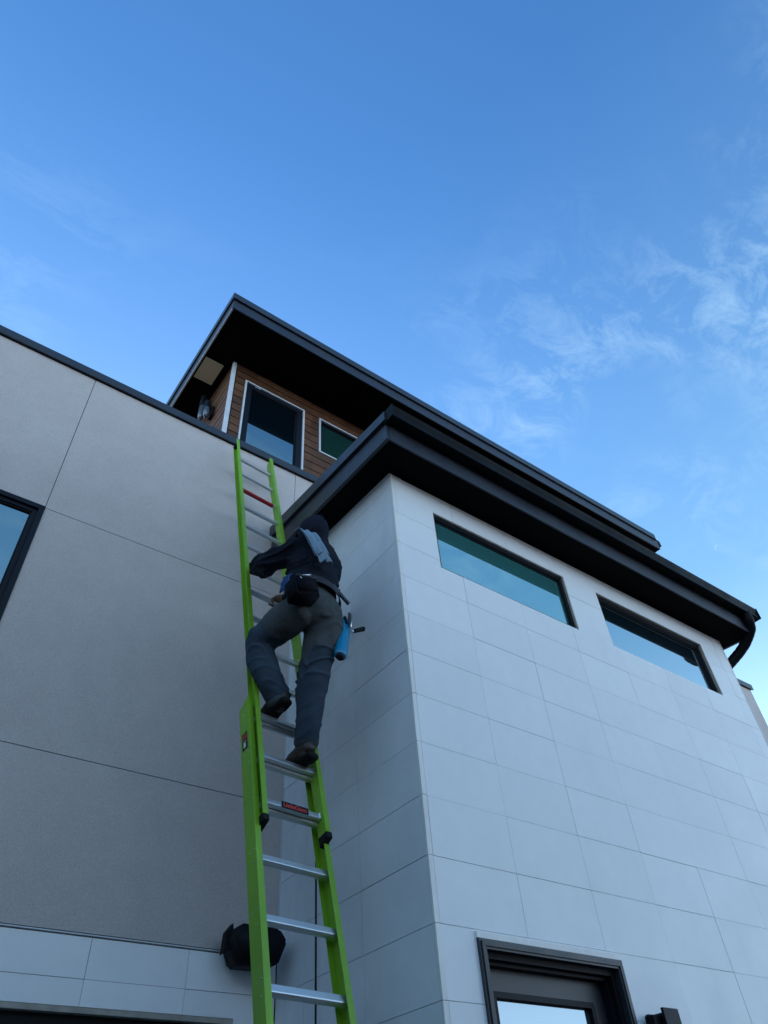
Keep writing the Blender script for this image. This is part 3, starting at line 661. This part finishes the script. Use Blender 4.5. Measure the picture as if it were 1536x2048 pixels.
limb(bb, [(J['hipL'], .078, .085), (mid(J['hipL'], J['kneeL']), .07, .075), (J['kneeL'], .055, .058)], wv)
limb(bb, [(J['kneeL'], .055, .055), (mid(J['kneeL'], J['ankL'], .35), .052, .056), (J['ankL'], .036, .038)], wv)
def foot_pts(a, toe): return [((a[0], a[1] - .02, a[2] - .01), .026, .028), ((a[0], a[1] + .03, a[2] - .02), .030, .024), (toe, .030, .014)]
limb(bb, foot_pts(J['ankR'], (.066, .025, .690)), wv); limb(bb, foot_pts(J['ankL'], (-.09, .01, .995)), wv)
for s in ('L', 'R'):
    a, e, h = J['sh' + s], J['elb' + s], J['wr' + s]
    limb(bb, [(mid(a, J['neck'], .25), .042, .042), (mid(a, e, .15), .045, .045), (mid(a, e, .55), .044, .044), (e, .040, .040)], uv); limb(bb, [(e, .040, .040), (mid(e, h, .3), .040, .038), (h, .028, .024)], uv)
def hand(b_, wr, wc, uc, sgn, rad=.0085):
    """palm over a rung (centre wc, rung height uc), four fingers curling over and under it, thumb below"""
    loft(b_, [(LL(*wr), .030, .018), (LL(wc, -0.071, uc + .012), .040, .015), (LL(wc, -0.048, uc + .028), .042, .012)], wv, 16, 3)
    for k, (off, ln) in enumerate(((-.032, .92), (-.011, 1.0), (.011, .97), (.031, .8))):
        w0 = wc + off * 1.05
        tube(b_, [LL(w0, -0.056, uc + .026), LL(w0, -0.032, uc + .030), LL(w0, -0.006 - .004 * (1 - ln), uc + .020), LL(w0, -0.002, uc - .004), LL(w0, -0.012, uc - .022 * ln), LL(w0, -0.026, uc - .028 * ln)], [rad, rad * 1.05, rad, rad * .95, rad * .9, rad * .75], 8)
    w0 = wc + sgn * .042
    tube(b_, [LL(w0, -0.074, uc + .004), LL(w0 + sgn * .006, -0.064, uc - .014), LL(w0 - sgn * .004, -0.052, uc - .028), LL(w0 - sgn * .018, -0.038, uc - .031)], [rad * 1.25, rad * 1.2, rad * 1.05, rad * .8], 8)
hand(bb, J['wrL'], -.158, fl_u(8), 1); hand(bb, J['wrR'], .035, fl_u(7), -1)
body = remeshed(bb, .0065, 2)
obj('body', body, 'skin', person, smooth=True)
gl = bmesh.new(); hand(gl, J['wrL'], -.158, fl_u(8), 1, .0112)
loft(gl, [(LL(-.160, -.070, fl_u(8) + .008), .046, .019), (LL(-.158, -.048, fl_u(8) + .028), .047, .016)], wv, 16, 3)
obj('glove', remeshed(gl, .004, 2), 'black', person, smooth=True)

# --- trousers
bt = bmesh.new()
loft(bt, ls([((-.045, -.50, 1.42), .165, .120), ((-.045, -.50, 1.50), .192, .142), ((-.035, -.505, 1.60), .188, .138), ((-.03, -.51, 1.70), .172, .128)]), wv)
limb(bt, [((.058, -.50, 1.52), .122, .130), ((.050, -.455, 1.38), .126, .126), ((.035, -.395, 1.24), .112, .112), ((.035, -.325, 1.11), .097, .102), ((.052, -.240, .98), .087, .092), ((.076, -.155, .84), .080, .084), ((.086, -.105, .77), .071, .078)], wv)
limb(bt, [((-.145, -.50, 1.45), .115, .122), ((-.195, -.395, 1.43), .118, .120), ((-.232, -.27, 1.415), .108, .106), ((-.255, -.19, 1.39), .094, .094)], wv)
limb(bt, [((-.255, -.185, 1.40), .094, .094), ((-.232, -.160, 1.29), .092, .090), ((-.178, -.135, 1.17), .086, .086), ((-.115, -.112, 1.07), .078, .078), ((-.088, -.104, 1.03), .074, .074)], wv)
tr = remeshed(bt, .008, 3)
rL = lambda p: (lambda v: Vector((v.dot(wv), v.dot(nv), v.dot(uv))))(p - LO)
def ridge(v): return 1 - min(1, abs(noise.noise(v)) * 3.2)
def tf(p, n_):
    q = rL(p); right = q.x > -.05 or q.z > 1.62
    along = q.z if (right or q.y > -.26) else q.y * 1.2
    cross = q.x
    kn = max(0, 1 - abs(q.z - 1.12) / .20) if q.x > -.06 else max(0, 1 - (Vector((q.x, q.y, q.z)) - Vector((-.24, -.2, 1.37))).length / .22)
    sq = max(0, 1 - (Vector((q.x, q.y, q.z)) - Vector((.08, -.55, 1.40))).length / .24)
    hem = max(0, 1 - abs(q.z - .82) / .12) if q.x > -.03 else max(0, 1 - abs(q.z - 1.12) / .12)
    a = along - cross * .45 * (1 if right else -1)
    f = ridge(Vector((cross * 5.5 + a * 2, q.y * 5, a * 15))) ** 2
    g = ridge(Vector((cross * 9 + 4, q.y * 9, a * 24 + 7))) ** 2
    big = noise.noise(Vector((q.x * 9, q.y * 9, q.z * 6 + 2))) * .014
    return (.0022 + .012 * kn + .012 * sq + .007 * hem) * (f - .3) + .0015 * g + big
folds(tr, tf)
trs = obj('trousers', tr, 'trousers', person, smooth=True)
trs.data.materials.append(M['navy']); o_t = org(trs)
for pg in trs.data.polygons:                      # the lower legs are cut from a bluer cloth
    q = rL(pg.center + o_t)
    if (q.x > -.062 and q.z < 1.20 and not (q.y > -.20 and q.z > 1.25)) or (q.x <= -.062 and q.y > -.325): pg.material_index = 1
for (c, d, a, b) in (((.087, -.100, .758), (-.003, -.015, .03), .072, .079), ((-.084, -.104, 1.018), (-.02, -.005, .022), .074, .075)):
    bm = bmesh.new(); loft(bm, [(LL(*c), a, b), (LL(c[0] + d[0] * .6, c[1] + d[1] * .6, c[2] + d[2] * .6), a + .002, b + .002)], wv, 28, 2)
    obj('hem', bm, 'trousers', trs, smooth=True)

# --- hooded top
bh = bmesh.new()
loft(bh, ls([((-.035, -.51, 1.665), .178, .136), ((-.032, -.515, 1.72), .184, .136), ((-.022, -.53, 1.80), .190, .138), ((-.008, -.55, 1.92), .200, .142), ((.004, -.575, 2.04), .206, .140), ((.016, -.585, 2.12), .178, .122), ((.025, -.595, 2.18), .118, .098), ((.022, -.60, 2.23), .095, .092)]), wv)
loft(bh, ls([((.030, -.595, 2.19), .100, .096), ((.016, -.60, 2.24), .104, .106), ((.004, -.615, 2.29), .110, .120), ((-.002, -.63, 2.34), .109, .126), ((-.006, -.645, 2.395), .094, .108), ((-.008, -.65, 2.43), .060, .068)]), wv)
limb(bh, [((-.130, -.575, 2.05), .092, .090), ((-.180, -.555, 2.045), .090, .088), (mid(J['shL'], J['elbL'], .5), .084, .082), ((-.240, -.34, 2.10), .080, .078)], uv)
limb(bh, [((-.240, -.34, 2.10), .080, .078), ((-.228, -.27, 2.17), .080, .076), (mid(J['elbL'], J['wrL'], .55), .072, .070), (mid(J['elbL'], J['wrL'], .85), .055, .052), (mid(J['elbL'], J['wrL'], .97), .042, .038)], uv)
limb(bh, [((.14, -.59, 2.08), .088, .085), (mid(J['shR'], J['elbR'], .5), .078, .076), (J['elbR'], .066, .064)], uv)
limb(bh, [(J['elbR'], .066, .064), (mid(J['elbR'], J['wrR'], .5), .058, .056), (mid(J['elbR'], J['wrR'], .93), .042, .038)], uv)
ht = remeshed(bh, .008, 3)
def hf(p, n_):
    q = rL(p)
    low = max(0, 1 - abs(q.z - 1.84) / .24); am = max(0, min(1, (-.13 - q.x) / .05)); hd_ = max(0, min(1, (q.z - 2.24) / .05))
    a = q.z - q.x * .5 - (q.y * .5 if am > 0 else 0)
    f = ridge(Vector((q.x * 4, q.y * 4 + 3, a * 15))) ** 2
    return (.006 + .012 * low + .012 * am) * (1 - hd_) * (f - .3) + noise.noise(Vector((q.x * 8 + 5, q.y * 8, q.z * 7))) * .015 * (1 - .6 * hd_)
folds(ht, hf)
hood = obj('hooded_top', ht, 'hoodie', person, smooth=True)
bm = bmesh.new(); loft(bm, [(LL(-.036, -.512, 1.658), .182, .141), (LL(-.035, -.514, 1.69), .184, .142)], wv, 32, 2); obj('waistband', bm, 'hoodie', hood, smooth=True)
# seam of the hood down the back of the head
bm = bmesh.new(); tube(bm, [LL(.016, -.708, 2.24), LL(.004, -.738, 2.29), LL(-.002, -.758, 2.34), LL(-.006, -.752, 2.395), LL(-.008, -.70, 2.46)], .0035, 6); obj('hood_seam', bm, 'hoodie', hood, smooth=True)

# --- belt
def belt_ring(z0, z1, grow, tiltw=.10):
    bmx = bmesh.new(); rings = []
    for (zz, g) in ((z0, grow - .006), (z0, grow), (z1, grow), (z1, grow - .006)):
        rings.append([bmx.verts.new(LL(-.033 + (.184 + g) * math.cos(k * math.pi / 24), -.512 + (.140 + g) * math.sin(k * math.pi / 24), zz + tiltw * -.17 * math.cos(k * math.pi / 24))) for k in range(48)])
    for r_i in range(4):
        for k in range(48): bmx.faces.new((rings[r_i][k], rings[r_i][(k + 1) % 48], rings[(r_i + 1) % 4][(k + 1) % 48], rings[(r_i + 1) % 4][k]))
    return bmx
obj('belt', belt_ring(1.600, 1.668, .020), 'belt', person)

# --- boots
def boot(ank, toe, heel_drop, name='boot'):
    an = Vector(ank); tw = Vector(toe)
    d = (tw - Vector((an.x, an.y, tw.z))).normalized()
    hl = Vector((an.x, an.y - .055, tw.z + heel_drop)); b_ = bmesh.new()
    up = [(LL(an.x, an.y - .012, an.z + .075), .052, .055), (LL(an.x, an.y - .006, an.z + .01), .046, .052), (LL(an.x, an.y + .01, an.z - .03), .044, .056)]
    loft(b_, up, wv)
    sole_z = lambda t: hl.z * (1 - t) + tw.z * t
    st = []
    for t, wd, hh in ((0, .040, .036), (.18, .045, .046), (.42, .045, .048), (.68, .049, .038), (.9, .046, .028), (1.0, .036, .022)):
        c = hl.lerp(tw, t); c.z = sole_z(t) + .032 + hh; st.append((LL(*c), wd, hh))
    loft(b_, st, wv)
    upper = remeshed(b_, .0055, 3)
    folds(upper, lambda p, n_: noise.noise(p * 26) * .0045 + (1 - abs(math.sin(rL(p).y * 120))) * .0015)
    bo = obj(name, upper, 'boot', person, smooth=True)
    b_ = bmesh.new(); st = []
    for t, wd, hh in ((-.05, .043, .024), (.2, .049, .025), (.38, .049, .018), (.44, .049, .017), (.7, .055, .018), (.9, .051, .018), (1.05, .038, .016)):
        c = hl.lerp(tw, t); c.z = sole_z(t) + .013 - (.007 if t < .3 else 0); st.append((LL(*c), wd, hh))
    loft(b_, st, wv, 20, 3); obj('sole', b_, 'sole', bo, smooth=True)
boot(J['ankR'], (.062, .052, 2 * RS + .046), -.022)
boot(J['ankL'], (-.105, .045, 3 * RS + .040), .018)

# ------------------------------------------------------------------ things the climber carries
# folded towel over the back of the shoulder
tow = thing('towel', 'grey blue towel hanging from the hood down the climber\'s back', 'towel', LL(-.10, -.72, 1.95))
def cloth(path, width, wdir, ripple, name, m, parent, seg=22, thick=.006, ph=0.0):
    bmc = bmesh.new(); rows = []; path = [Vector(p) for p in path]; n_ = len(path)
    import itertools
    fine = []
    for i in range(n_ - 1):
        for k in range(6): fine.append(path[i].lerp(path[i + 1], k / 6))
    fine.append(path[-1])
    for it in range(3): fine = [fine[0]] + [(fine[i - 1] + fine[i] * 2 + fine[i + 1]) / 4 for i in range(1, len(fine) - 1)] + [fine[-1]]
    for i, c in enumerate(fine):
        t = i / (len(fine) - 1); wd = width[0] * (1 - t) + width[1] * t
        row = []
        for k in range(seg + 1):
            s = k / seg - .5
            off = ripple * math.sin(s * 13 + ph + t * 2.3) * (.35 + .65 * t) + .006 * noise.noise(Vector((s * 9, t * 6, ph)))
            row.append(bmc.verts.new(LL(c.x + wdir[0] * s * wd, c.y + wdir[1] * s * wd - off, c.z + wdir[2] * s * wd + .01 * math.sin(s * 7 + ph) * t)))
        rows.append(row)
    for i in range(len(rows) - 1):
        for k in range(seg): bmc.faces.new((rows[i][k], rows[i][k + 1], rows[i + 1][k + 1], rows[i + 1][k]))
    bmesh.ops.recalc_face_normals(bmc, faces=bmc.faces)
    bmesh.ops.solidify(bmc, geom=bmc.faces[:], thickness=thick)
    return obj(name, bmc, m, parent, smooth=True)
cloth([(-.150, -.650, 2.165), (-.160, -.710, 2.12), (-.155, -.742, 2.02), (-.138, -.757, 1.90), (-.105, -.760, 1.80)], (.150, .135), (.94, 0, .32), .018, 'outer_fold', 'towel', tow, ph=.4)
cloth([(-.135, -.715, 2.05), (-.125, -.740, 1.93), (-.100, -.752, 1.82), (-.070, -.756, 1.735)], (.085, .115), (.92, 0, .35), .014, 'inner_fold', 'towel', tow, ph=2.4)

# pouch
pc = thing('tool_pouch', 'black nylon pouch on the back left of the climber\'s belt', 'pouch', LL(-.21, -.62, 1.45))
PT = lambda x, y, z: LL(x + (z - 1.5) * .06, y + (1.6 - z) * -.06, z + (x + .21) * .42)
def pbox(a, bev_, nm, m, sm=True):
    bmx = bmesh.new(); box(bmx, *a, T=PT); bmesh.ops.bevel(bmx, geom=bmx.edges[:], offset=bev_, segments=3, affect='EDGES'); return obj(nm, bmx, m, pc, smooth=sm)
pbox((-.315, -.115, -.675, -.560, 1.365, 1.590), .015, 'bag', 'pouch')
pbox((-.295, -.138, -.690, -.6755, 1.405, 1.550), .006, 'front_pocket', 'pouch')
pbox((-.300, -.128, -.684, -.668, 1.555, 1.583), .004, 'flap', 'belt')
bm = bmesh.new(); tube(bm, [PT(*p) for p in ((-.262, -.694, 1.550), (-.235, -.700, 1.556), (-.205, -.700, 1.562), (-.190, -.697, 1.572), (-.184, -.692, 1.586), (-.190, -.688, 1.594))], .0035, 8); obj('clip', bm, 'steel', pc, smooth=True)
bm = bmesh.new(); tube(bm, [PT(-.285, -.694, 1.53), PT(-.277, -.696, 1.51)], .0035, 8); obj('clip', bm, 'steel', pc, smooth=True)

rg = thing('cleaning_rag', 'blue and white rag tucked beside the black pouch', 'rag', LL(-.25, -.56, 1.6))
cloth([(-.232, -.535, 1.735), (-.265, -.555, 1.69), (-.290, -.565, 1.62), (-.308, -.572, 1.55), (-.318, -.575, 1.49)], (.045, .06), (.55, -.8, .1), .010, 'cloth', 'rag', rg, ph=1.0)

# blue tool tube with squeegee channel and brush handle
tb = thing('tool_tube', 'blue plastic tool tube hanging at the climber\'s right hip', 'holster', LL(.19, -.51, 1.35))
T0, T1 = Vector((.236, -.505, 1.56)), Vector((.122, -.505, 1.165))
ax = (T1 - T0)
bm = bmesh.new(); prof2 = [(0, .030, .030), (.12, .042, .038), (.3, .0465, .041), (.7, .0470, .042), (1, .0445, .040)]
loft(bm, [(LL(*(T0 + ax * t)), a, b) for t, a, b in prof2], wv, 12, 3)
obj('tube', bm, 'blue', tb, smooth=False)
bm = bmesh.new(); loft(bm, [(LL(*(T0 + ax * t)), a, b) for t, a, b in ((.985, .036, .032), (1.055, .031, .028))], wv, 8, 2)
obj('end_cap', bm, 'frame', tb)
sq = thing('squeegee', 'silver squeegee head standing in the blue tool tube', 'squeegee', LL(.25, -.54, 1.50))
bm = bmesh.new(); tube(bm, [LL(.262, -.555, 1.590), LL(.240, -.556, 1.50), LL(.220, -.557, 1.425)], [.006, .007, .006], 8); obj('channel', bm, 'steel', sq, smooth=True)
bm = bmesh.new()
for k in range(9):
    c = Vector((.238 - .004 * k, -.560, 1.585 - .018 * k)); tube(bm, [LL(c.x - .010, c.y, c.z), LL(c.x + .006, c.y - .004, c.z - .008)], .0065, 6)
obj('blade_clips', bm, 'greybar', sq, smooth=True)
bm = bmesh.new(); tube(bm, [LL(.215, -.53, 1.56), LL(.205, -.54, 1.47)], .012, 8); obj('rubber', bm, 'black', sq, smooth=True)
br = thing('brush', 'small black handled brush sticking out sideways from the blue tube', 'brush', LL(.28, -.55, 1.44))
bm = bmesh.new(); tube(bm, [LL(.225, -.552, 1.398), LL(.252, -.552, 1.415)], .007, 8); obj('ferrule', bm, 'steel', br, smooth=True)
bm = bmesh.new(); tube(bm, [LL(.250, -.552, 1.413), LL(.262, -.552, 1.425), LL(.345, -.552, 1.490), LL(.352, -.552, 1.496)], [.012, .015, .018, .013], 10); obj('grip', bm, 'black', br, smooth=False)
# flat grey pole holder on the right of the belt
ph_ = thing('scraper_handle', 'flat grey scraper handle pushed through the belt at the right hip', 'scraper', LL(.16, -.62, 1.67))
bm = bmesh.new(); a0, a1 = Vector((.058, -.625, 1.700)), Vector((.196, -.605, 1.600)); dd = (a1 - a0).normalized(); pd = Vector((-dd.z, 0, dd.x))
for_pts = [a0 + pd * .017, a1 + pd * .015, a1 - pd * .015, a0 - pd * .017]
vs0 = [bm.verts.new(LL(*p)) for p in for_pts]; vs1 = [bm.verts.new(LL(p.x, p.y - .018, p.z)) for p in for_pts]
bm.faces.new(vs0); bm.faces.new(vs1[::-1])
for i in range(4): bm.faces.new((vs0[i], vs0[(i + 1) % 4], vs1[(i + 1) % 4], vs1[i]))
bmesh.ops.bevel(bm, geom=bm.edges[:], offset=.003, segments=2, affect='EDGES')
obj('bar', bm, 'greybar', ph_)
bm = bmesh.new(); tube(bm, [LL(.130, -.605, 1.690), LL(.152, -.605, 1.680)], .008, 8); obj('buckle', bm, 'steel', ph_, smooth=True)
bm = bmesh.new(); tube(bm, [LL(.145, -.59, 1.71), LL(.158, -.59, 1.745), LL(.164, -.59, 1.77)], [.006, .009, .006], 8); obj('knob', bm, 'black', ph_, smooth=True)

# ------------------------------------------------------------------ the moon, a thin crescent low over the roof
md = Vector((0.762, 0.27, 0.589)).normalized(); dist = 1500; rr = 5.6
moon_m = bpy.data.materials.new('moonlight'); moon_m.use_nodes = True
tN = moon_m.node_tree; tN.nodes.clear(); e_ = tN.nodes.new('ShaderNodeEmission'); o_ = tN.nodes.new('ShaderNodeOutputMaterial'); tN.links.new(e_.outputs[0], o_.inputs[0])
e_.inputs[0].default_value = (.19, .30, .42, 1); e_.inputs[1].default_value = 1.0
c = md * dist; sx = md.cross(Vector((0, 0, 1))).normalized(); sy = sx.cross(md).normalized(); bm = bmesh.new(); ou, inn = [], []
for k in range(17):
    t = math.pi * (k / 16 - .5)
    po = (-math.cos(t) * rr, math.sin(t) * rr); pi_ = (-math.cos(t) * rr * .68, math.sin(t) * rr)
    ra = R(-35); rot2 = lambda p: (p[0] * math.cos(ra) - p[1] * math.sin(ra), p[0] * math.sin(ra) + p[1] * math.cos(ra))
    po, pi_ = rot2(po), rot2(pi_)
    ou.append(c + sx * po[0] + sy * po[1]); inn.append(c + sx * pi_[0] + sy * pi_[1])
for dpt in (0, 2.5):
    pass
vo = [[bm.verts.new(p + md * d_) for p in ou] for d_ in (0, 2.0)]; vi = [[bm.verts.new(p + md * d_) for p in inn] for d_ in (0, 2.0)]
for k in range(16):
    bm.faces.new((vo[0][k], vo[0][k + 1], vi[0][k + 1], vi[0][k])); bm.faces.new((vo[1][k], vi[1][k], vi[1][k + 1], vo[1][k + 1]))
    bm.faces.new((vo[0][k], vo[1][k], vo[1][k + 1], vo[0][k + 1])); bm.faces.new((vi[0][k], vi[0][k + 1], vi[1][k + 1], vi[1][k]))
obj('moon', bm, moon_m, label='thin pale crescent moon in the blue sky right of the roof', category='moon')
